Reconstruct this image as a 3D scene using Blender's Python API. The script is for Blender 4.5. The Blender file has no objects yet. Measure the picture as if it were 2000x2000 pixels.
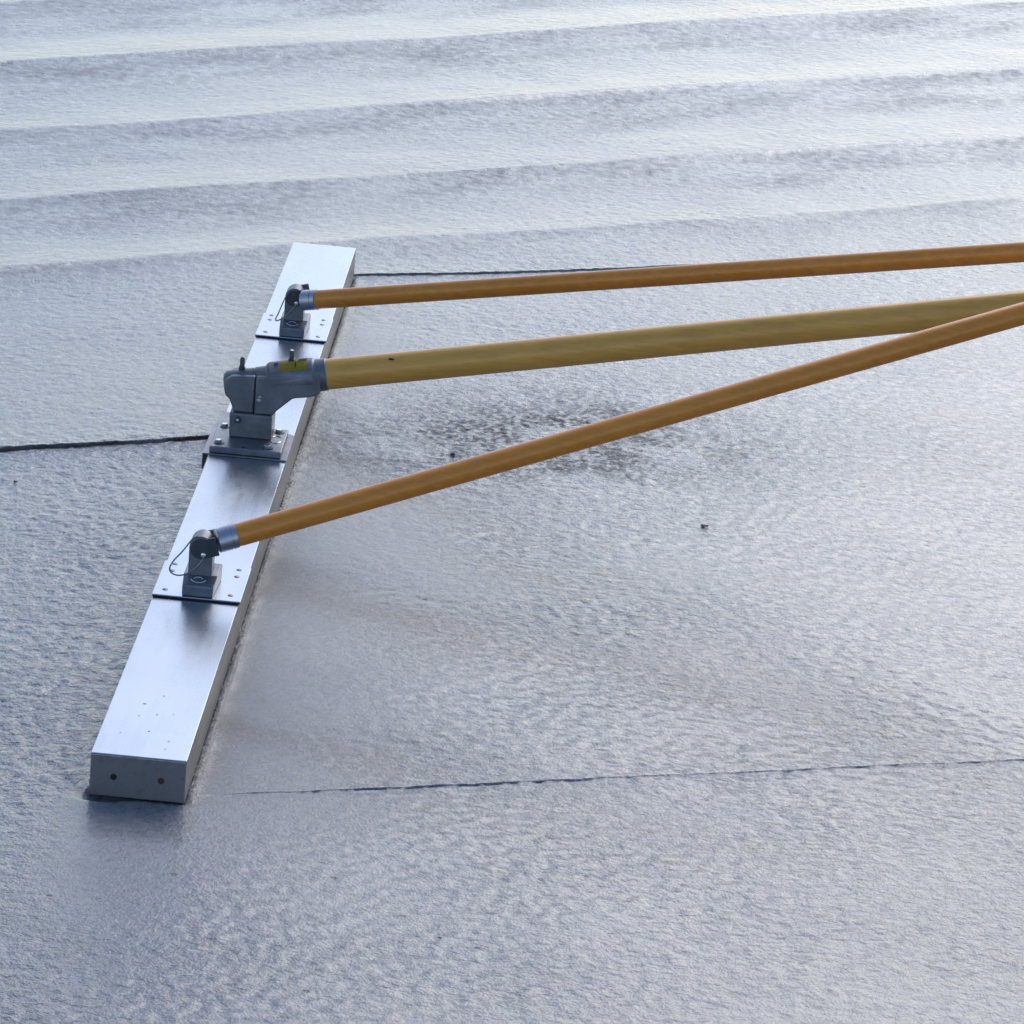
import bpy, bmesh, math
import numpy as np
from mathutils import Vector, Matrix
rad = math.radians
S = bpy.context.scene
C = S.collection

# ---------------------------------------------------------------- camera
cam_d = bpy.data.cameras.new('camera'); cam = bpy.data.objects.new('camera', cam_d); C.objects.link(cam)
cam_d.sensor_width = 36.0; cam_d.lens = 7133.2 / 2000 * 36.0
cam_d.clip_start = 0.05; cam_d.clip_end = 500
cam.matrix_world = (Matrix.Translation((0.4578, -3.4904, 1.5409)) @ Matrix.Rotation(0.0130, 4, 'Z')
                    @ Matrix.Rotation(1.2430, 4, 'X') @ Matrix.Rotation(0.0912, 4, 'Z'))
S.camera = cam

# ---------------------------------------------------------------- sky, sun, exposure
SUN_EL, SUN_AZ = rad(36), rad(17)            # azimuth clockwise from +Y
w = bpy.data.worlds.new('World'); S.world = w; w.use_nodes = True
nt = w.node_tree; nt.nodes.clear()
sky = nt.nodes.new('ShaderNodeTexSky'); sky.sky_type = 'NISHITA'; sky.sun_disc = False
sky.sun_elevation = SUN_EL; sky.sun_rotation = SUN_AZ
sky.air_density = 1.0; sky.dust_density = 1.0; sky.ozone_density = 2.3
bg = nt.nodes.new('ShaderNodeBackground'); bg.inputs[1].default_value = 0.11
wo = nt.nodes.new('ShaderNodeOutputWorld')
nt.links.new(sky.outputs[0], bg.inputs[0]); nt.links.new(bg.outputs[0], wo.inputs[0])
sd = bpy.data.lights.new('sun', 'SUN'); sun = bpy.data.objects.new('sun', sd); C.objects.link(sun)
sd.energy = 0.5; sd.angle = rad(40); sd.color = (1.0, 0.975, 0.95)
sdir = Vector((math.sin(SUN_AZ) * math.cos(SUN_EL), math.cos(SUN_AZ) * math.cos(SUN_EL), math.sin(SUN_EL)))
sun.rotation_euler = sdir.to_track_quat('Z', 'Y').to_euler()
S.view_settings.view_transform = 'Standard'; S.view_settings.look = 'None'
S.view_settings.exposure = 0.70; S.view_settings.gamma = 1.0

# ---------------------------------------------------------------- materials
def mat(name):
    m = bpy.data.materials.new(name); m.use_nodes = True
    t = m.node_tree; b = t.nodes['Principled BSDF']
    return m, t, b
def N(t, typ, **kw):
    n = t.nodes.new(typ)
    for k, v in kw.items():
        if k.startswith('i_'): n.inputs[k[2:].replace('_', ' ')].default_value = v
        else: setattr(n, k, v)
    return n
def ramp(t, src, p0, c0, p1, c1):
    r = t.nodes.new('ShaderNodeValToRGB'); e = r.color_ramp.elements
    e[0].position = p0; e[1].position = p1
    e[0].color = c0 if len(c0) == 4 else (*c0, 1); e[1].color = c1 if len(c1) == 4 else (*c1, 1)
    t.links.new(src, r.inputs[0]); return r
def g3(v): return (v, v, v)
def noise(t, scale, detail=4, rough=.6, vec=None, stretch=None):
    n = N(t, 'ShaderNodeTexNoise'); n.inputs['Scale'].default_value = scale
    n.inputs['Detail'].default_value = detail; n.inputs['Roughness'].default_value = rough
    tc = t.nodes.new('ShaderNodeTexCoord'); src = tc.outputs['Object']
    if stretch:
        mp = t.nodes.new('ShaderNodeMapping'); mp.inputs['Scale'].default_value = stretch
        t.links.new(src, mp.inputs[0]); src = mp.outputs[0]
    t.links.new(src, n.inputs['Vector']); return n
def bump(t, b, src, strength, dist):
    n = t.nodes.new('ShaderNodeBump'); n.inputs['Strength'].default_value = strength; n.inputs['Distance'].default_value = dist
    t.links.new(src, n.inputs['Height']); t.links.new(n.outputs[0], b.inputs['Normal']); return n
def mixc(t, fac, a, bcol, mode='MIX'):
    m = t.nodes.new('ShaderNodeMix'); m.data_type = 'RGBA'; m.blend_type = mode
    for sock, v in ((m.inputs[0], fac), (m.inputs[6], a), (m.inputs[7], bcol)):
        if isinstance(v, (int, float)): sock.default_value = v
        elif isinstance(v, tuple): sock.default_value = (*v, 1)
        else: t.links.new(v, sock)
    return m.outputs[2]

def m_concrete():
    m, t, b = mat('wet_concrete')
    big = noise(t, 2.2, 3); mid = noise(t, 14, 5, .65); fine = noise(t, 330, 3, .7); hue = noise(t, 34, 3, .7)
    c = ramp(t, big.outputs[0], .3, (.222, .218, .228), .7, (.275, .270, .278)).outputs[0]
    c = mixc(t, 1.0, c, ramp(t, mid.outputs[0], .25, g3(.84), .75, g3(1.12)).outputs[0], 'MULTIPLY')
    c = mixc(t, 1.0, c, ramp(t, fine.outputs[0], .3, g3(.70), .72, g3(1.22)).outputs[0], 'MULTIPLY')
    c = mixc(t, 1.0, c, ramp(t, hue.outputs[0], .35, (1.06, .97, 1.06), .65, (.95, 1.03, .99)).outputs[0], 'MULTIPLY')
    at = N(t, 'ShaderNodeAttribute', attribute_name='zone')
    sp = t.nodes.new('ShaderNodeSeparateColor'); t.links.new(at.outputs['Color'], sp.inputs[0])
    # R: trowelled smooth and painted beam-end reflection, G: coarse wet patch, B: brownish paste beside the blade
    c = mixc(t, sp.outputs[0], c, mixc(t, 1.0, c, (.70, .73, .78), 'MULTIPLY'))
    gr = noise(t, 110, 2, .5); c = mixc(t, 1.0, c, ramp(t, gr.outputs[0], .33, g3(.74), .66, g3(1.18)).outputs[0], 'MULTIPLY')
    spk = noise(t, 85, 3, .6); sk = ramp(t, spk.outputs[0], .46, g3(1), .60, g3(.35)).outputs[0]
    c = mixc(t, mixc(t, 1.0, sk, sp.outputs[1], 'MULTIPLY'), c, mixc(t, 1.0, c, (.06, .07, .10), 'MULTIPLY'))
    c = mixc(t, sp.outputs[2], c, mixc(t, 1.0, c, (.66, .61, .54), 'MULTIPLY'))
    # scattered pin holes
    vo = N(t, 'ShaderNodeTexVoronoi'); vo.inputs['Scale'].default_value = 26
    tc = t.nodes.new('ShaderNodeTexCoord'); t.links.new(tc.outputs['Object'], vo.inputs['Vector'])
    hole = ramp(t, vo.outputs['Distance'], .055, g3(1), .10, g3(0)).outputs[0]
    s2 = t.nodes.new('ShaderNodeSeparateColor'); t.links.new(vo.outputs['Color'], s2.inputs[0])
    sel = ramp(t, s2.outputs[0], .90, g3(0), .92, g3(1)).outputs[0]
    hm = mixc(t, 1.0, hole, sel, 'MULTIPLY')
    c = mixc(t, hm, c, (.05, .05, .055))
    t.links.new(c, b.inputs['Base Color'])
    rr = ramp(t, mid.outputs[0], .3, g3(.17), .7, g3(.27)).outputs[0]
    rr = mixc(t, sp.outputs[0], rr, g3(.24)); rr = mixc(t, sp.outputs[1], rr, g3(.5))
    dr = N(t, 'ShaderNodeAttribute', attribute_name='dry'); rr = mixc(t, dr.outputs['Fac'], rr, g3(.46))
    cw = mixc(t, sp.outputs[1], g3(.5), g3(.1)); cw = mixc(t, dr.outputs['Fac'], cw, g3(.1)); t.links.new(cw, b.inputs['Coat Weight'])
    t.links.new(rr, b.inputs['Roughness'])
    b.inputs['IOR'].default_value = 1.46
    b.inputs['Coat Roughness'].default_value = .14
    # granular relief: stronger where the surface was not closed by the trowel
    n1 = noise(t, 60, 2, .45, stretch=(.8, 1.1, 1)); n2 = noise(t, 165, 2, .6)
    ra = N(t, 'ShaderNodeAttribute', attribute_name='coarse')
    def mth(op, a, bb):
        q = t.nodes.new('ShaderNodeMath'); q.operation = op
        for i, v in enumerate((a, bb)):
            if isinstance(v, (int, float)): q.inputs[i].default_value = v
            else: t.links.new(v, q.inputs[i])
        return q.outputs[0]
    vb = N(t, 'ShaderNodeTexVoronoi'); vb.feature = 'F1'; vb.inputs['Scale'].default_value = 82
    wn = noise(t, 45, 2); av = t.nodes.new('ShaderNodeVectorMath'); av.operation = 'MULTIPLY_ADD'; av.inputs[1].default_value = (.02, .02, 0)
    t.links.new(wn.outputs['Color'], av.inputs[0]); t.links.new(tc.outputs['Object'], av.inputs[2]); t.links.new(av.outputs[0], vb.inputs['Vector'])
    h = mth('SUBTRACT', mth('MULTIPLY', n1.outputs[0], .75), mth('MULTIPLY', vb.outputs['Distance'], .34))
    h = mth('ADD', mth('MULTIPLY', h, 1.0), mth('MULTIPLY', n2.outputs[0], .48))
    h = mth('MULTIPLY', h, mth('ADD', mth('MULTIPLY', ra.outputs['Fac'], .95), .05))
    h = mth('ADD', h, mth('MULTIPLY', fine.outputs[0], .15))
    h = mth('SUBTRACT', h, mth('MULTIPLY', hm, .5))
    bump(t, b, h, 1.0, .0066)
    # brown-black shade of the ledge grooves painted into the colour
    c2 = N(t, 'ShaderNodeAttribute', attribute_name='ledge_shade')
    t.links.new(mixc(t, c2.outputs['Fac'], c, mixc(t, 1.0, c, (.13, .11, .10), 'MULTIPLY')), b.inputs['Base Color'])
    return m
def m_alu(name, col, r0, r1, bs=.15, dirt=None):
    m, t, b = mat(name)
    n = noise(t, 9, 4); n2 = noise(t, 90, 3, .6, stretch=(1, .06, 1))
    c = ramp(t, n.outputs[0], .3, tuple(x * .93 for x in col), .7, col).outputs[0]
    if dirt:
        d = noise(t, 60, 5, .7); dm = ramp(t, d.outputs[0], .52, g3(0), .66, g3(1)).outputs[0]
        c = mixc(t, dm, c, dirt); mm = ramp(t, d.outputs[0], .52, g3(.9), .66, g3(.1)).outputs[0]
        t.links.new(mm, b.inputs['Metallic'])
    else: b.inputs['Metallic'].default_value = 1
    t.links.new(c, b.inputs['Base Color'])
    rr = ramp(t, n2.outputs[0], .3, g3(r0), .7, g3(r1)).outputs[0]
    sm = noise(t, 7, 6, .7, stretch=(2.2, .7, 1)); film = ramp(t, sm.outputs[0], .48, g3(0), .72, g3(.6)).outputs[0]
    t.links.new(mixc(t, film, rr, g3(r1 + .16)), b.inputs['Roughness'])
    bump(t, b, n2.outputs[0], bs, .0004)
    return m
def m_cast(name, col, metal=.6, rough=.45):
    m, t, b = mat(name)
    n = noise(t, 120, 5, .7); n2 = noise(t, 40, 4)
    c = ramp(t, n2.outputs[0], .35, tuple(x * .75 for x in col), .7, tuple(x * 1.2 for x in col)).outputs[0]
    dust = ramp(t, n.outputs[0], .62, g3(0), .74, g3(.5)).outputs[0]
    t.links.new(mixc(t, dust, c, (.26, .26, .25)), b.inputs['Base Color'])
    b.inputs['Metallic'].default_value = metal; b.inputs['Roughness'].default_value = rough
    bump(t, b, n.outputs[0], .35, .0006)
    return m
def m_pole(name, ca, cb, met, rough, coat):
    m, t, b = mat(name)
    n = noise(t, 6, 5, .6); n2 = noise(t, 160, 3, .6, stretch=(.15, 1, 1))
    c = ramp(t, n.outputs[0], .3, ca, .7, cb).outputs[0]
    c = mixc(t, 1.0, c, ramp(t, n2.outputs[0], .3, g3(.86), .7, g3(1.1)).outputs[0], 'MULTIPLY')
    sp = noise(t, 55, 2); s = ramp(t, sp.outputs[0], .74, g3(0), .77, g3(.6)).outputs[0]
    t.links.new(mixc(t, s, c, (.3, .28, .24)), b.inputs['Base Color'])
    b.inputs['Metallic'].default_value = met; b.inputs['Roughness'].default_value = rough
    b.inputs['Coat Weight'].default_value = coat; b.inputs['Coat Roughness'].default_value = .12
    bump(t, b, n2.outputs[0], .1, .0003)
    return m
def m_plain(name, col, metal=0, rough=.5, sc=80, amp=.25):
    m, t, b = mat(name); n = noise(t, sc, 4)
    t.links.new(ramp(t, n.outputs[0], .3, tuple(x * (1 - amp) for x in col), .7, tuple(x * (1 + amp) for x in col)).outputs[0], b.inputs['Base Color'])
    b.inputs['Metallic'].default_value = metal; b.inputs['Roughness'].default_value = rough
    return m
def m_label():
    m, t, b = mat('yellow_label')
    uv = N(t, 'ShaderNodeUVMap'); s = t.nodes.new('ShaderNodeSeparateXYZ'); t.links.new(uv.outputs[0], s.inputs[0])
    left = ramp(t, s.outputs[0], .27, g3(1), .30, g3(0)).outputs[0]
    c = mixc(t, left, (.52, .42, .03), (.42, .40, .36))
    n = noise(t, 260, 4); worn = ramp(t, n.outputs[0], .55, g3(0), .62, g3(.55)).outputs[0]
    c = mixc(t, worn, c, (.22, .22, .12))
    t.links.new(c, b.inputs['Base Color']); b.inputs['Roughness'].default_value = .4
    return m
CON = m_concrete()
ALU = m_alu('brushed_aluminium', (.44, .48, .55), .25, .29, .0)
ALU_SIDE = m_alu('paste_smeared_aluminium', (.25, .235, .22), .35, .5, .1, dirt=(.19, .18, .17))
CAP = m_alu('end_cap_metal', (.30, .28, .30), .38, .5, .3, dirt=(.16, .16, .165))
CAST = m_cast('dark_cast_metal', (.20, .205, .222), .5, .42)
CASTD = m_cast('dark_steel', (.08, .082, .092), .6, .4)
GREY = m_cast('grey_cast_metal', (.19, .20, .23), .7, .38)
SLEEVE = m_alu('bright_sleeve_metal', (.50, .50, .55), .3, .42, .1)
STEEL = m_plain('bright_steel', (.62, .62, .64), 1, .22)
WIRE = m_plain('wire_steel', (.20, .21, .22), 1, .35)
HOLE = m_plain('hole_and_shade_black', (.012, .012, .014), 0, .8)
RUST = m_plain('rusty_hole', (.07, .035, .03), 0, .8)
OLIVE = m_pole('olive_gold_tube', (.76, .375, .065), (.82, .42, .08), .10, .42, .3)
BRONZE = m_pole('bronze_tube', (.74, .245, .022), (.82, .295, .032), .12, .42, .35)
LABEL = m_label()
PURPLE = m_plain('purple_ink', (.12, .06, .28), 0, .5)
INK = m_plain('dark_ink', (.10, .09, .03), 0, .5)
STONE = m_plain('brown_stone', (.17, .11, .105), 0, .55, 300, .4)
DSTONE = m_plain('dark_stone', (.08, .08, .095), 0, .5, 300, .4)

# ---------------------------------------------------------------- mesh helpers
def link(name, bm, m, parent=None, smooth=False, bevel=0, seg=2):
    me = bpy.data.meshes.new(name); bm.to_mesh(me); bm.free()
    for x in (m if isinstance(m, (list, tuple)) else [m]): me.materials.append(x)
    o = bpy.data.objects.new(name, me); C.objects.link(o)
    if parent: o.parent = parent
    if smooth:
        me.polygons.foreach_set('use_smooth', [True] * len(me.polygons))
        try: me.set_sharp_from_angle(angle=rad(smooth if smooth is not True else 40))
        except Exception: pass
    if bevel:
        md = o.modifiers.new('bevel', 'BEVEL'); md.width = bevel; md.segments = seg; md.limit_method = 'ANGLE'; md.angle_limit = rad(30)
        md.harden_normals = False
    return o
def box(bm, x0, x1, y0, y1, z0, z1):
    v = [bm.verts.new((x, y, z)) for z in (z0, z1) for y in (y0, y1) for x in (x0, x1)]
    fs = [(0, 2, 3, 1), (4, 5, 7, 6), (0, 1, 5, 4), (2, 6, 7, 3), (0, 4, 6, 2), (1, 3, 7, 5)]
    return [bm.faces.new([v[i] for i in f]) for f in fs]
def prism_y(bm, pts, y0, y1):           # pts (x, z) outline, extruded along y
    a = [bm.verts.new((x, y0, z)) for x, z in pts]; b = [bm.verts.new((x, y1, z)) for x, z in pts]
    n = len(pts); bm.faces.new(a); bm.faces.new(b[::-1])
    for i in range(n): bm.faces.new((a[(i + 1) % n], a[i], b[i], b[(i + 1) % n]))
    bmesh.ops.recalc_face_normals(bm, faces=bm.faces)
def frame(d):
    d = Vector(d).normalized(); up = Vector((0, 0, 1)) if abs(d.z) < .9 else Vector((0, 1, 0))
    u = d.cross(up).normalized(); return d, u, u.cross(d)
def lathe(bm, o, d, prof, seg=40, capped=True):  # prof [(s, r)] along the axis
    d, u, v = frame(d); o = Vector(o); rings = []
    for s, r in prof:
        rings.append([bm.verts.new(o + d * s + (u * math.cos(a) + v * math.sin(a)) * r) for a in (2 * math.pi * k / seg for k in range(seg))])
    for A, B in zip(rings, rings[1:]):
        for k in range(seg): bm.faces.new((A[k], A[(k + 1) % seg], B[(k + 1) % seg], B[k]))
    if capped: bm.faces.new(rings[0][::-1]); bm.faces.new(rings[-1])
    bmesh.ops.recalc_face_normals(bm, faces=bm.faces)
def tube(bm, pts, r, seg=10):
    pts = [Vector(p) for p in pts]; rings = []
    for i, p in enumerate(pts):
        d = (pts[min(i + 1, len(pts) - 1)] - pts[max(i - 1, 0)])
        d, u, v = frame(d)
        rings.append([bm.verts.new(p + (u * math.cos(a) + v * math.sin(a)) * r) for a in (2 * math.pi * k / seg for k in range(seg))])
    for A, B in zip(rings, rings[1:]):
        for k in range(seg): bm.faces.new((A[k], A[(k + 1) % seg], B[(k + 1) % seg], B[k]))
    bm.faces.new(rings[0][::-1]); bm.faces.new(rings[-1]); bmesh.ops.recalc_face_normals(bm, faces=bm.faces)
def cr(pts, n=8):                        # Catmull-Rom
    P = [Vector(p) for p in pts]; P = [P[0] * 2 - P[1]] + P + [P[-1] * 2 - P[-2]]; out = []
    for i in range(1, len(P) - 2):
        for k in range(n):
            t = k / n; a, b, c, d = P[i - 1:i + 3]
            out.append(.5 * ((2 * b) + (c - a) * t + (2 * a - 5 * b + 4 * c - d) * t * t + (3 * b - a - 3 * c + d) * t ** 3))
    out.append(P[-2]); return out
def cyl(bm, c, r, h, seg=24, d=(0, 0, 1), ch=0):
    lathe(bm, c, d, [(0, r), (h - ch, r), (h, r - ch)] if ch else [(0, r), (h, r)], seg)

# ---------------------------------------------------------------- ground: wet concrete slab
_rng = np.random.default_rng(7)
def pnoise(x, y, seed=0, size=256):
    rg = np.random.default_rng(seed); a = rg.uniform(0, 2 * np.pi, (size, size)); gx, gy = np.cos(a), np.sin(a)
    xi = np.floor(x).astype(np.int64); yi = np.floor(y).astype(np.int64); fx = x - xi; fy = y - yi
    x0 = xi % size; x1 = (xi + 1) % size; y0 = yi % size; y1 = (yi + 1) % size
    sx = fx * fx * fx * (fx * (fx * 6 - 15) + 10); sy = fy * fy * fy * (fy * (fy * 6 - 15) + 10)
    n00 = gx[x0, y0] * fx + gy[x0, y0] * fy; n10 = gx[x1, y0] * (fx - 1) + gy[x1, y0] * fy
    n01 = gx[x0, y1] * fx + gy[x0, y1] * (fy - 1); n11 = gx[x1, y1] * (fx - 1) + gy[x1, y1] * (fy - 1)
    return ((n00 * (1 - sx) + n10 * sx) * (1 - sy) + (n01 * (1 - sx) + n11 * sx) * sy) * 1.5
def sst(a, b, x):
    t = np.clip((x - a) / (b - a), 0, 1); return t * t * (3 - 2 * t)
def axis(lo, hi, step, refine=(), fine=.0012, reach=.014, outer=60., grow=1.25):
    pts = []; p = lo
    while p < hi:
        pts.append(p); d = min([abs(p - c) for c in refine] + [9]); p += fine if d < reach else step(p)
    pts.append(hi); up = []; s = step(hi)
    q = hi
    while q < outer: s *= grow; q += s; up.append(q)
    dn = []; s = step(lo); q = lo
    while q > -outer: s *= grow; q -= s; dn.append(q)
    return np.array(dn[::-1] + pts + up)
V_NEAR, V_LEFT, V_FAR = -.017, 1.240, 2.075
EDGES = [2.27, 2.735, 3.31, 3.95, 4.62, 5.35]
def ground():
    xs = axis(-.75, 1.62, lambda p: .0033)
    vs = axis(-.75, 4.6, lambda p: .0038 + .0007 * max(p, 0), (V_NEAR, V_LEFT, V_FAR))
    X, V = np.meshgrid(xs, vs)
    sR = np.interp(V, [-5, -.75, 0, 1.24, 2.08, 2.27, 2.735, 3.31, 3.95, 4.6, 30], [0, .36, .36, .44, .49, .66, .68, .73, .80, .82, 0])
    thin = .34 + .30 * sst(0, -.3, X) + .10 * pnoise(X * 14, X * 0 + 2.2, 82)
    sL = np.interp(V, [-5, -.75, 0, 1.24, 2.27, 2.735, 3.31, 3.95, 4.6, 30], [0, .36, .36, .50, .74, .70, .75, .78, .8, 0])
    Xc = np.clip(X, -1.2, 2.2)
    Y = V + np.where(X > 0, sR, sL) * Xc
    Y = Y + .004 * pnoise(Xc * 24, V * .7, 13) * sst(2.15, 2.3, V) + .010 * pnoise(Xc * 2.2 + 3, V * 1.3, 11) * sst(.6, 1.2, V) + .006 * pnoise(Xc * 7, V * 2, 12) * sst(1.5, 2.3, V)
    Y = Y + (.0016 * pnoise(X * 21, X * 0 + .2, 85) + .0010 * pnoise(X * 70, X * 0 + .8, 86)) * np.exp(-((V - V_NEAR) / .03) ** 2)
    Y = Y + (.0028 * pnoise(X * 16, X * 0 + .2, 87) + .0012 * pnoise(X * 60, X * 0 + .8, 88)) * np.exp(-((V - V_LEFT) / .03) ** 2)
    Z = np.zeros_like(X); dry = np.zeros_like(X)
    # scalloped float passes with crests along EDGES
    w = pnoise(Xc * 1.6, V * .6, 31)
    for k in range(len(EDGES) - 1):
        a, b = EDGES[k], EDGES[k + 1]; t = (V - a) / (b - a); ins = (t >= 0) & (t < 1)
        A = [.0055, .0068, .0074, .0074, .007][k]
        prof = (2 * t - 1) ** 2
        dry += np.where(ins, sst(.25, .80, t + .25 * pnoise(Xc * 3, V * 6, 64)) * (t < 1), 0)
        Z += np.where(ins, A * prof * (.85 + .5 * pnoise(Xc * 1.3 + 7 * k, V * 0 + .4, 61)), 0)
    Z += np.where((V < EDGES[0]), .0050 * np.exp(-(EDGES[0] - V) / .09), 0) * (1 - .6 * sst(.9, 1.5, X))
    dry += np.where(V < EDGES[0], sst(2.10, 2.25, V), 0) * .8
    pad = np.pad(Z, ((3, 3), (0, 0)), 'edge'); kk = np.array([1, 3, 5, 6, 5, 3, 1.]) / 24
    Z = sum(kk[i] * pad[i:i + Z.shape[0]] for i in range(7))
    Z += (.0012 * pnoise(Xc * .9, V * 4.3, 62) + .0003 * pnoise(Xc * 3, V * 16, 63)) * sst(2.1, 2.5, V)
    Z += .0022 * pnoise(Xc * 1.1, V * 2.4, 5) + .0010 * pnoise(X * 4.5, Y * 6, 6)
    # ledges left by passes
    d = V - V_LEFT; mL = sst(.08, -.02, X); rag = 1 + .5 * pnoise(X * 40, Y * 3, 8)
    Z += mL * (.0042 * np.where(d > 0, np.exp(-d / .22), 0) - .0100 * rag * np.exp(-((d + .0030 * thin) / (.0032 * thin)) ** 2))
    ledge_shade = mL * sst(-.0085 * thin, -.004 * thin, d) * sst(.0035, .0, d) * (.8 + .5 * pnoise(X * 30, X * 0 + 3.3, 81))  # mask for the shade painted in the groove
    d = V - V_FAR; mR = sst(.07, .11, X); fade = 1 - .75 * sst(.5, 1.0, X)
    Z += mR * fade * (.0026 * np.where(d > 0, np.exp(-d / .16), 0) - .0030 * np.exp(-((d + .0013) / .0012) ** 2))
    ledge_shade = ledge_shade + mR * sst(.6, .1, X) * sst(-.0026, -.0008, d) * sst(.0012, .0, d) * (.75 + .6 * pnoise(X * 45, X * 0 + .7, 83))
    d = V - V_NEAR; dash = sst(.02, .65, .8 * pnoise(X * 6.3, X * 0 + .5, 9) + .7 * pnoise(X * 27, X * 0 + .3, 10) + .6 * pnoise(X * 120, X * 0 + .6, 84)) * sst(.14, .2, X)
    Z += sst(.10, .16, X) * (.0009 * np.where(d > 0, np.exp(-d / .12), 0)) - dash * .0022 * np.exp(-((d + .001) / .0014) ** 2)
    ledge_shade = ledge_shade + dash * .6 * np.exp(-((d + .0008) / .0016) ** 2)
    # masks
    dR = X - .10; dB = np.maximum(np.maximum(-X, X - .10), np.maximum(-Y, Y - 2.12))
    right = sst(0, .01, dR)
    smooth = right * (1 - sst(.03, .42 - .20 * sst(.7, 1.6, Y), dR + .04 * pnoise(X * 6, Y * 6, 21))) * sst(-.5, -.05, V) * sst(2.12, 1.7, Y)
    below = np.exp(-((X - .055) / .10) ** 4) * sst(-.50, -.16, Y) * sst(.03, .0, Y)  # smooth wet strip; its dark tint paints a longer reflection of the near end
    smooth = np.maximum(smooth, below)
    patch = np.exp(-(((X - .44) * np.cos(.25) - (Y - 1.36) * .25) / .28) ** 2) * np.exp(-((Y - 1.37 - .1 * (X - .44)) / .22) ** 2) * right
    pbase = patch.copy()
    patch = np.clip(patch * sst(-.5, .15, pnoise(X * 9, Y * 9, 23) + .4 * pnoise(X * 40, Y * 40, 25) + .1) * 1.2, 0, 1)
    patch = patch * (.22 + .88 * sst(-.22, .20, pnoise(X * 112, Y * 84, 26) + .45 * pnoise(X * 18, Y * 18, 27)))
    rough = .72 + .28 * pnoise(X * 5, Y * 5, 22)
    lf = sst(.22, -.04, X)
    rough = rough * (1 - lf) + lf * (1.05 + .3 * pnoise(X * 4, Y * 4, 24))
    rough *= 1 + .45 * np.exp(-((X + .05) / .10) ** 2) * sst(1.3, 1.1, Y) * sst(-.3, .0, Y)
    rough *= 1 - .45 * sst(-.02, .06, V - V_LEFT) * lf
    rough *= 1 - .15 * sst(1.9, 2.6, V)
    rough = np.clip(rough * (1 - .12 * lf), .1, 2) * (1 - .93 * smooth) + .9 * np.clip(pbase, 0, 1) * (1 - .5 * patch)
    # lumps
    wx = X + .0035 * pnoise(X * 30, Y * 30, 41); wy = Y + .0035 * pnoise(X * 30, Y * 30, 42)
    def lumps(ang):
        ca, sa = math.cos(ang), math.sin(ang); u = wx * ca + wy * sa; v = -wx * sa + wy * ca
        return .0005 * pnoise(u * 30, v * 44, 43) + .0008 * (.35 - np.abs(pnoise(u * 42, v * 62, 47))) + .0008 * pnoise(u * 64, v * 76, 44)
    L = lumps(.5) * lf + lumps(-.35) * (1 - lf)
    vis = sst(-1.2, -.7, V) * sst(6.5, 4.5, V)
    Z += L * rough * vis
    Z -= patch * .0013 * sst(.1, .6, pnoise(X * 70, Y * 70, 46))
    # beam footprint: keep concrete below the blade; paste bead along the dragging side
    foot = sst(.006, -.002, dB)
    Z = np.where(dB < .004, np.minimum(Z, -.0012 * foot - .0008), Z)
    Z -= .006 * np.exp(-((X - .012) / .022) ** 2) * np.exp(-((Y + .001) / .010) ** 2)
    bead = right * np.exp(-(dR / .012) ** 2) * sst(0, .02, Y) * sst(2.12, 2.1, Y)
    Z += .0016 * bead * (1 + .6 * pnoise(X * 30, Y * 30, 51))
    paste = right * np.exp(-(np.maximum(dR, 0) / .045) ** 2) * sst(-.02, .03, Y) * sst(2.12, 2.05, Y)
    paste = np.clip(paste * (1 + .7 * pnoise(X * 25, Y * 12, 52)), 0, 1)
    ny, nx = X.shape
    co = np.stack([X, Y, Z], -1).reshape(-1, 3).astype(np.float32)
    idx = np.arange(nx * ny, dtype=np.int32).reshape(ny, nx)
    q = np.stack([idx[:-1, :-1], idx[:-1, 1:], idx[1:, 1:], idx[1:, :-1]], -1).reshape(-1, 4)
    me = bpy.data.meshes.new('ground'); nf = len(q)
    me.vertices.add(len(co)); me.vertices.foreach_set('co', co.ravel())
    me.loops.add(nf * 4); me.loops.foreach_set('vertex_index', q.ravel())
    me.polygons.add(nf); me.polygons.foreach_set('loop_start', np.arange(nf, dtype=np.int32) * 4)
    try: me.polygons.foreach_set('loop_total', np.full(nf, 4, np.int32))
    except Exception: pass
    me.polygons.foreach_set('use_smooth', np.ones(nf, bool))
    me.update()
    a = me.attributes.new('zone', 'FLOAT_COLOR', 'POINT')
    col = np.stack([smooth, patch, paste, np.ones_like(X)], -1).astype(np.float32)
    a.data.foreach_set('color', col.ravel())
    for nm, arr in (('coarse', np.clip(rough, 0, 1.6)), ('dry', np.clip(dry * (.40 + .45 * pnoise(X * 5, V * 9, 65) + .6 * pnoise(X * 45, Y * 50, 66)), 0, 1)), ('ledge_shade', np.clip(ledge_shade, 0, 1))):
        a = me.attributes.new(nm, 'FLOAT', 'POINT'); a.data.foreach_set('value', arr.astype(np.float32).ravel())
    me.materials.append(CON)
    o = bpy.data.objects.new('ground', me); C.objects.link(o)
    o['kind'] = 'structure'; o['label'] = 'freshly floated wet grey concrete slab'
    return o
ground()

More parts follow.
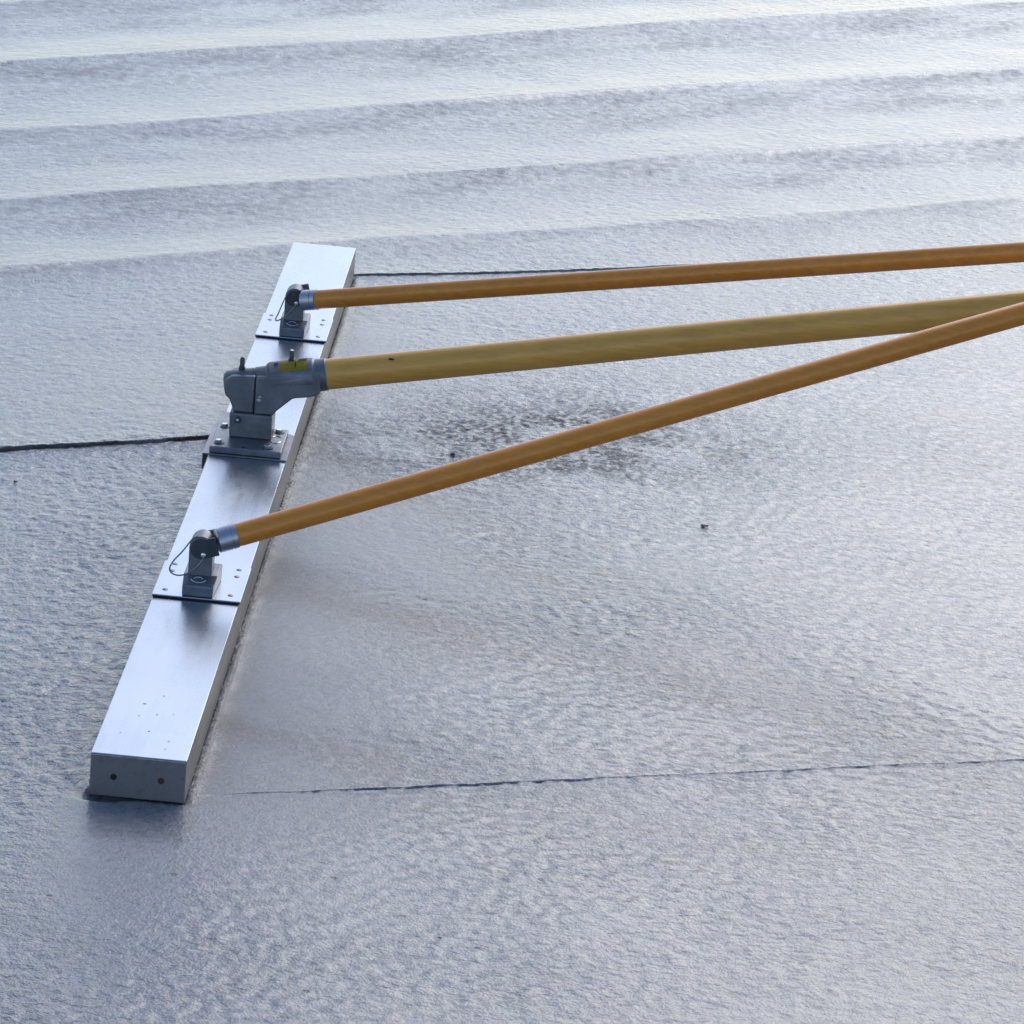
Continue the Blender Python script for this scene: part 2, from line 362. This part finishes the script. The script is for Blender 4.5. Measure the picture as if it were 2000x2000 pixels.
# ---------------------------------------------------------------- the bump cutter
T = bpy.data.objects.new('concrete_float', None); C.objects.link(T); T.empty_display_size = .1
T['label'] = 'aluminium box-beam float with tan handle pole and two braces lying on wet concrete'
T['category'] = 'concrete float'
LEN, W, H = 2.1224, .1, .048
bm = bmesh.new(); fs = box(bm, 0, W, 0.0, LEN, 0, H)
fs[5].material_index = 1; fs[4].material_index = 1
for f in (fs[1],): pass
beam = link('beam', bm, [ALU, ALU_SIDE], T, bevel=.0006, seg=2)
def capmesh(y0, y1):
    b = bmesh.new(); box(b, .0012, W - .0012, y0, y1, .0012, H - .0012); return b
for y0, y1 in ((-.0022, .0), (LEN, LEN + .0022)):
    cap = link('end_cap', capmesh(y0, y1), CAP, T, bevel=.0006)
    if y0 < 0:
        for x, z, mm in ((.0250, .0235, HOLE), (.0745, .0240, RUST)):
            b = bmesh.new(); lathe(b, (x, -.0038, z), (0, 1, 0), [(0, .0024), (.0002, .0031), (.0018, .0034)], 16); link('hole_disc', b, mm, cap, True)  # raised discs standing in for two holes, their darkness painted on
# dried splashes on the near end of the beam top
for i, (x, y, r) in enumerate(((.036, .145, .0028), (.053, .172, .0020), (.035, .110, .0018), (.053, .118, .0018), (.070, .123, .0014),
                               (.051, .070, .0020), (.075, .047, .0020), (.022, .060, .0013), (.074, .026, .0012))):
    b = bmesh.new(); bmesh.ops.create_icosphere(b, subdivisions=2, radius=r * .48)
    for v in b.verts: v.co = Vector((v.co.x * 1.5 + x, v.co.y * .9 + y, v.co.z * .16 + H + .0002))
    link('concrete_splash', b, m_plain('dried_splash', (.50, .50, .53), 0, .7) if i == 0 else bpy.data.materials['dried_splash'], T, True)

def hexbolt(c, r, h, m, parent, name='bolt', d=(0, 0, 1)):
    b = bmesh.new(); lathe(b, c, d, [(0, r), (h * .75, r), (h, r * .82)], 6); return link(name, b, m, parent)

# --- side hinges with their plates
def hinge(yc, P0, P1, ring_pts, name_label=None):
    # thin mounting plate
    b = bmesh.new(); box(b, -.0012, W + .0020, yc - .0325, yc + .085, H + .0020, H + .0036)
    pl = link('mounting_plate', b, ALU, T, bevel=.0004)
    b = bmesh.new(); box(b, -.0006, W + .0012, yc - .0322, yc + .084, H + .0002, H + .0020); link('shadow_gap', b, HOLE, pl)  # black strip standing in for the shadow gap under the plate
    for x in (.0118, .0885):
        for dy in (-.014, .051, .075):
            b = bmesh.new(); lathe(b, (x, yc + dy, H + .0034), (0, 0, 1), [(0, .0034), (.0006, .0033), (.0011, .0018)], 16)
            link('screw', b, GREY, pl, True)
    # foot block with a sloping top
    b = bmesh.new(); z0 = H + .0036
    prof = [(yc - .030, z0), (yc + .036, z0), (yc + .036, z0 + .020), (yc + .022, z0 + .0215), (yc - .012, z0 + .0215), (yc - .030, z0 + .0135)]
    A = [b.verts.new((.0320 if y > yc - .02 else .0332, y, z)) for y, z in prof]; B = [b.verts.new((.0722 if y > yc - .02 else .0690, y, z)) for y, z in prof]
    n = len(prof); b.faces.new(A); b.faces.new(B[::-1])
    for i in range(n): b.faces.new((A[(i + 1) % n], A[i], B[i], B[(i + 1) % n]))
    bmesh.ops.recalc_face_normals(b, faces=b.faces)
    hb = link('hinge_bracket', b, GREY, T, bevel=.0016, seg=3)
    # raised cast mark on the sloping face: two arcs
    nrm = Vector((0, -.405, .914)); base = Vector((.0505, yc - .0205, z0 + .0178)); ex = Vector((1, 0, 0)); ey = Vector((0, .914, .405))
    for rr, a0, a1, oy in ((.0085, 195, 345, .0015), (.0062, 20, 160, -.0005)):
        b = bmesh.new(); pts = [base + nrm * .0006 + ex * rr * math.cos(rad(a)) + ey * (rr * .75 * math.sin(rad(a)) + oy) for a in np.linspace(a0, a1, 14)]
        tube(b, pts, .0007, 8); link('cast_mark', b, STEEL, hb, True)
    # upright knuckle
    b = bmesh.new(); cx, cz, r = .0505, .1062, .0138
    out = [(cx - .0135, z0 + .018), (cx + .0142, z0 + .018)] + [(cx + r * math.cos(rad(a)), cz + r * math.sin(rad(a))) for a in range(0, 181, 12)]
    prism_y(b, out, yc - .013, yc + .015); kn = link('knuckle', b, CAST, hb, 35, bevel=.0012)
    # fork: two ears and a sleeve along the brace
    d = (Vector(P1) - Vector(P0)).normalized(); pv = Vector((cx, yc, cz - .001))
    for s in (-1, 1):
        b = bmesh.new(); yy = yc + (-.0168 if s < 0 else .0152); t = .0034
        zz = .0105; e = pv + d * .021; w = .0125
        up = Vector((-d.z, 0, d.x)).normalized()
        o2 = []
        for a in range(90, 271, 15): o2.append(pv + d * (w * math.cos(rad(a))) + up * (w * math.sin(rad(a)) * .9))
        o2 += [e - up * w * .9, e + up * w * .9]
        prism_y(b, [(p.x, p.z) for p in o2], yy, yy + t); link('fork_ear', b, CASTD if s < 0 else CAST, hb, 35, bevel=.0006)
    # the brace tube itself, with its sleeve
    R0 = .0137
    st = Vector(P0) - d * 0.002
    b = bmesh.new(); lathe(b, st, d, [(0, R0), (1.62, R0)], 48); br = link('brace_pole', b, BRONZE, T, 60)
    b = bmesh.new(); lathe(b, st - d * .0215, d, [(0, .0128), (.0015, .0146), (.016, .0150), (.0162, .0142), (.0178, .0142), (.018, .0149), (.0235, .0149), (.024, .0138)], 44)
    link('sleeve', b, SLEEVE, br, 35)
    # pin through the knuckle and its pull ring
    b = bmesh.new(); lathe(b, (cx + .004, yc - .0212, cz - .006), (0, 1, 0), [(0, .0020), (.0006, .0030), (.040, .0030)], 16); pin = link('hinge_pin', b, STEEL, hb, True)
    b = bmesh.new(); tube(b, cr([Vector(p) for p in ring_pts], 8), .00095, 8); link('pull_ring', b, WIRE, hb, True)
yn, yf = .505, 1.605
hinge(yn, (.0884, .5099, .1193), (1.0013, .8294, .3892),
      [(.046, yn - .017, .1215), (.0405, yn - .020, .1185), (.0300, yn - .022, .1030), (.0215, yn - .024, .0925), (.0172, yn - .025, .0840), (.0185, yn - .025, .0775),
       (.0265, yn - .025, .0745), (.0370, yn - .024, .0770), (.0480, yn - .022, .0860), (.0540, yn - .0215, .0950), (.0550, yn - .021, .0995)])
hinge(yf, (.0848, 1.5763, .1114), (1.042, 1.2413, .3633),
      [(.0400, yf - .018, .1120), (.0360, yf - .022, .1030), (.0300, yf - .024, .0850), (.0262, yf - .025, .0745), (.0300, yf - .025, .0735), (.0400, yf - .024, .0810),
       (.0480, yf - .022, .0900), (.0540, yf - .021, .0990)])

# --- main pivot bracket
ym = 1.0888; slope = .2026; z1 = H + .0022
b = bmesh.new()
def slab(pts, za, zb):
    a = [b.verts.new((x, y, za)) for x, y in pts]; c = [b.verts.new((x, y, zb)) for x, y in pts]; n = len(pts)
    b.faces.new(a[::-1]); b.faces.new(c)
    for i in range(n): b.faces.new((a[i], a[(i + 1) % n], c[(i + 1) % n], c[i]))
slab([(-.0085, 1.012), (W + .0010, 1.012), (W + .0010, 1.120), (0, 1.200), (-.0020, 1.200), (-.0088, 1.115)], H + .0002, z1)
slab([(-.0088, 1.012), (-.0068, 1.012), (-.0068, 1.114), (-.0010, 1.198), (-.0022, 1.200), (-.0090, 1.115)], H - .020, H + .0001)
sad = link('saddle_plate', b, GREY, T, bevel=.0004)
b = bmesh.new(); box(b, -.0005, .0930, 1.0165, 1.116, z1, z1 + .0088); bp = link('base_plate', b, GREY, T, bevel=.0012)
zt = z1 + .0088
for x, y in ((.0100, 1.034), (.0745, 1.031), (.0825, 1.1005), (.0100, 1.1040)):
    bb = bmesh.new(); cyl(bb, (x, y, zt), .0070, .0008, 20); link('washer', bb, CASTD, bp, True)
    hexbolt((x - .001, y, zt + .0008), .0044, .0036, STEEL, bp)
for cx_, cy_, rr, a0, a1 in ((.0815, 1.062, .0062, 200, 350), (.0815, 1.074, .0056, 30, 170)):
    bb = bmesh.new(); tube(bb, [(cx_ + rr * math.cos(rad(a)), cy_ + 1.6 * rr * math.sin(rad(a)), zt + .0003) for a in np.linspace(a0, a1, 14)], .0008, 8); link('cast_mark', bb, STEEL, bp, True)
bb = bmesh.new(); cyl(bb, (.043, 1.024, zt), .0024, .0003, 16); link('drill_hole', bb, HOLE, bp)
b = bmesh.new(); prism_y(b, [(.0195, zt), (.0748, zt), (.0745, .0920), (.0182, .0920)], 1.0630, 1.1130)
pb = link('pivot_block', b, CAST, T, 30, bevel=.0020, seg=3)
hexbolt((.0300, 1.0635, .0835), .0045, .0040, CASTD, pb, d=(0, -1, 0))
bb = bmesh.new(); cyl(bb, (.0296, 1.0596, .0842), .0018, .0006, 16, (0, -1, 0)); link('bolt_centre', bb, STEEL, pb)
# housing: left knuckle and right gusset with a seam between them
b = bmesh.new(); prism_y(b, [(.0225, .0922), (.0487, .0922), (.0487, .1430), (.0180, .1400), (.0095, .1350), (.0085, .1220), (.0105, .1140), (.0165, .1085), (.0205, .0985)], 1.0672, 1.1100)
hs = link('gear_housing', b, CAST, T, 30, bevel=.0024, seg=3)
b = bmesh.new(); prism_y(b, [(.0499, .0922), (.0748, .0922), (.0768, .0950), (.0790, .0985), (.0985, .1170), (.1035, .1188), (.1200, .1215), (.1310, .1250), (.1345, .1300), (.1330, .1530), (.0499, .1430)], 1.0655, 1.1120)
g2 = link('gusset', b, CAST, T, 30, bevel=.0022, seg=3)
b = bmesh.new(); prism_y(b, [(.040, .0930), (.060, .0930), (.060, .140), (.040, .140)], 1.0700, 1.1080); link('seam_shade_core', b, HOLE, hs)  # black core added so the seam's shade is in its colour
for x, z, r in ((.0562, .1165, .0021), (.0556, .1120, .0028)):
    bb = bmesh.new(); bmesh.ops.create_icosphere(bb, subdivisions=2, radius=r)
    for v in bb.verts: v.co = Vector((v.co.x * 1.2 + x, v.co.y * .3 + 1.0650, v.co.z * .8 + z))
    link('paint_chip', bb, bpy.data.materials['dried_splash'], g2, True)
# barrel along the pole axis
ax0 = Vector((.0075, ym, .1220)); d = Vector((1, 0, slope)).normalized()
b = bmesh.new()
lathe(b, ax0, d, [(0, .0120), (.0012, .0150), (.004, .0172), (.008, .0180), (.0405, .0182), (.0410, .0172), (.0422, .0172), (.0427, .0186), (.0565, .0192),
                  (.0590, .0222), (.0610, .0232), (.1150, .0240), (.1190, .0236), (.1205, .0222), (.1215, .0216), (.1350, .0214), (.1365, .0202)], 64)
brl = link('barrel', b, CAST, T, 30)
# pole
b = bmesh.new(); lathe(b, ax0 + d * .132, d, [(0, .0202), (2.9, .0202)], 64); hp = link('handle_pole', b, OLIVE, T, 60)
for s, a, r in ((.2205, 38, .0025),):
    dd, u, v = frame(d); up = Vector((0, 0, 1)); p = ax0 + d * s + (Vector((0, -1, 0)) * math.sin(rad(a)) + up * math.cos(rad(a))) * .0203
    bb = bmesh.new(); bmesh.ops.create_icosphere(bb, subdivisions=2, radius=r)
    for vv in bb.verts: vv.co = Vector((vv.co.x * 1.7, vv.co.y, vv.co.z * .5)) + p
    link('scuff', bb, HOLE, hp, True)
# studs on the barrel
def stud(x, zb, h, r, m1, m2, parent):
    bb = bmesh.new(); lathe(bb, (x, ym, zb), (0, 0, 1), [(0, r * 1.35), (h * .35, r * 1.35), (h * .36, r), (h * .9, r), (h, r * .7)], 16); s = link('stud', bb, m1, parent, 30)
    bb = bmesh.new(); cyl(bb, (x, ym, zb + h * .985), r * .75, .0007, 12); link('stud_tip', bb, m2, s)
stud(.0285, .1420, .0185, .0032, CASTD, RUST, brl)
stud(.0925, .1590, .0180, .0032, CASTD, STEEL, brl)
# yellow label wrapped over the barrel
dn, u, v = frame(d)
upv = Vector((-d.z, 0, d.x)); fr = Vector((0, -1, 0))
def patch_on(name, s0, s1, a0, a1, r, m, parent, ns=12, na=10):
    bm_ = bmesh.new(); uvl = bm_.loops.layers.uv.new('UVMap'); G = []
    for i in range(ns + 1):
        row = []
        for j in range(na + 1):
            s = s0 + (s1 - s0) * i / ns; a = rad(a0 + (a1 - a0) * j / na)
            rr = r + .0008 * (s - .061) / .054
            row.append((bm_.verts.new(ax0 + d * s + (fr * math.sin(a) + upv * math.cos(a)) * rr), (i / ns, 1 - j / na)))
        G.append(row)
    for i in range(ns):
        for j in range(na):
            f = bm_.faces.new((G[i][j][0], G[i][j + 1][0], G[i + 1][j + 1][0], G[i + 1][j][0]))
            for lp, k in zip(f.loops, (G[i][j], G[i][j + 1], G[i + 1][j + 1], G[i + 1][j])): lp[uvl].uv = k[1]
    ret = bmesh.ops.solidify(bm_, geom=bm_.faces[:], thickness=-.0003)
    bmesh.ops.recalc_face_normals(bm_, faces=bm_.faces)
    return link(name, bm_, m, parent, 40)
lb = patch_on('label_sticker', .0630, .1125, -25, 52, .02345, LABEL, brl)
patch_on('printed_emblem', .0690, .0740, 10, 28, .02385, PURPLE, lb, 4, 4)
patch_on('printed_line', .0965, .0985, 18, 40, .02385, INK, lb, 2, 4)
patch_on('printed_line', .1010, .1120, 0, 16, .02385, INK, lb, 4, 4)

# ---------------------------------------------------------------- small stones lying in the surface
def stone(x, y, r, m, label, sx=1.6):
    b = bmesh.new(); bmesh.ops.create_icosphere(b, subdivisions=3, radius=r * .62)
    rg = np.random.default_rng(int(abs(x) * 1e4))
    ph = rg.uniform(0, 6, 3)
    for v in b.verts:
        n = v.co.normalized(); k = 1 + .16 * math.sin(5 * n.x + ph[0]) + .12 * math.sin(6 * n.y + ph[1]) + .1 * math.sin(7 * n.z + ph[2])
        v.co = Vector((v.co.x * sx * k, v.co.y * k, v.co.z * .55 * k))
    o = link('pebble', b, m, None, True); o.location = (x, y, .0012)
    o['label'] = label; o['category'] = 'pebble'; o['group'] = 'pebbles lying in the wet concrete'
stone(.6515, 1.0567, .0042, STONE, 'reddish brown pebble in wet concrete, right of the dark coarse patch', 1.9)
stone(.3086, 1.2589, .0042, DSTONE, 'small black pebble between the handle pole and the nearer brace pole', 1.4)
stone(-.2439, .9691, .0036, DSTONE, 'small black pebble near the left edge, below the dark ledge line', 1.2)
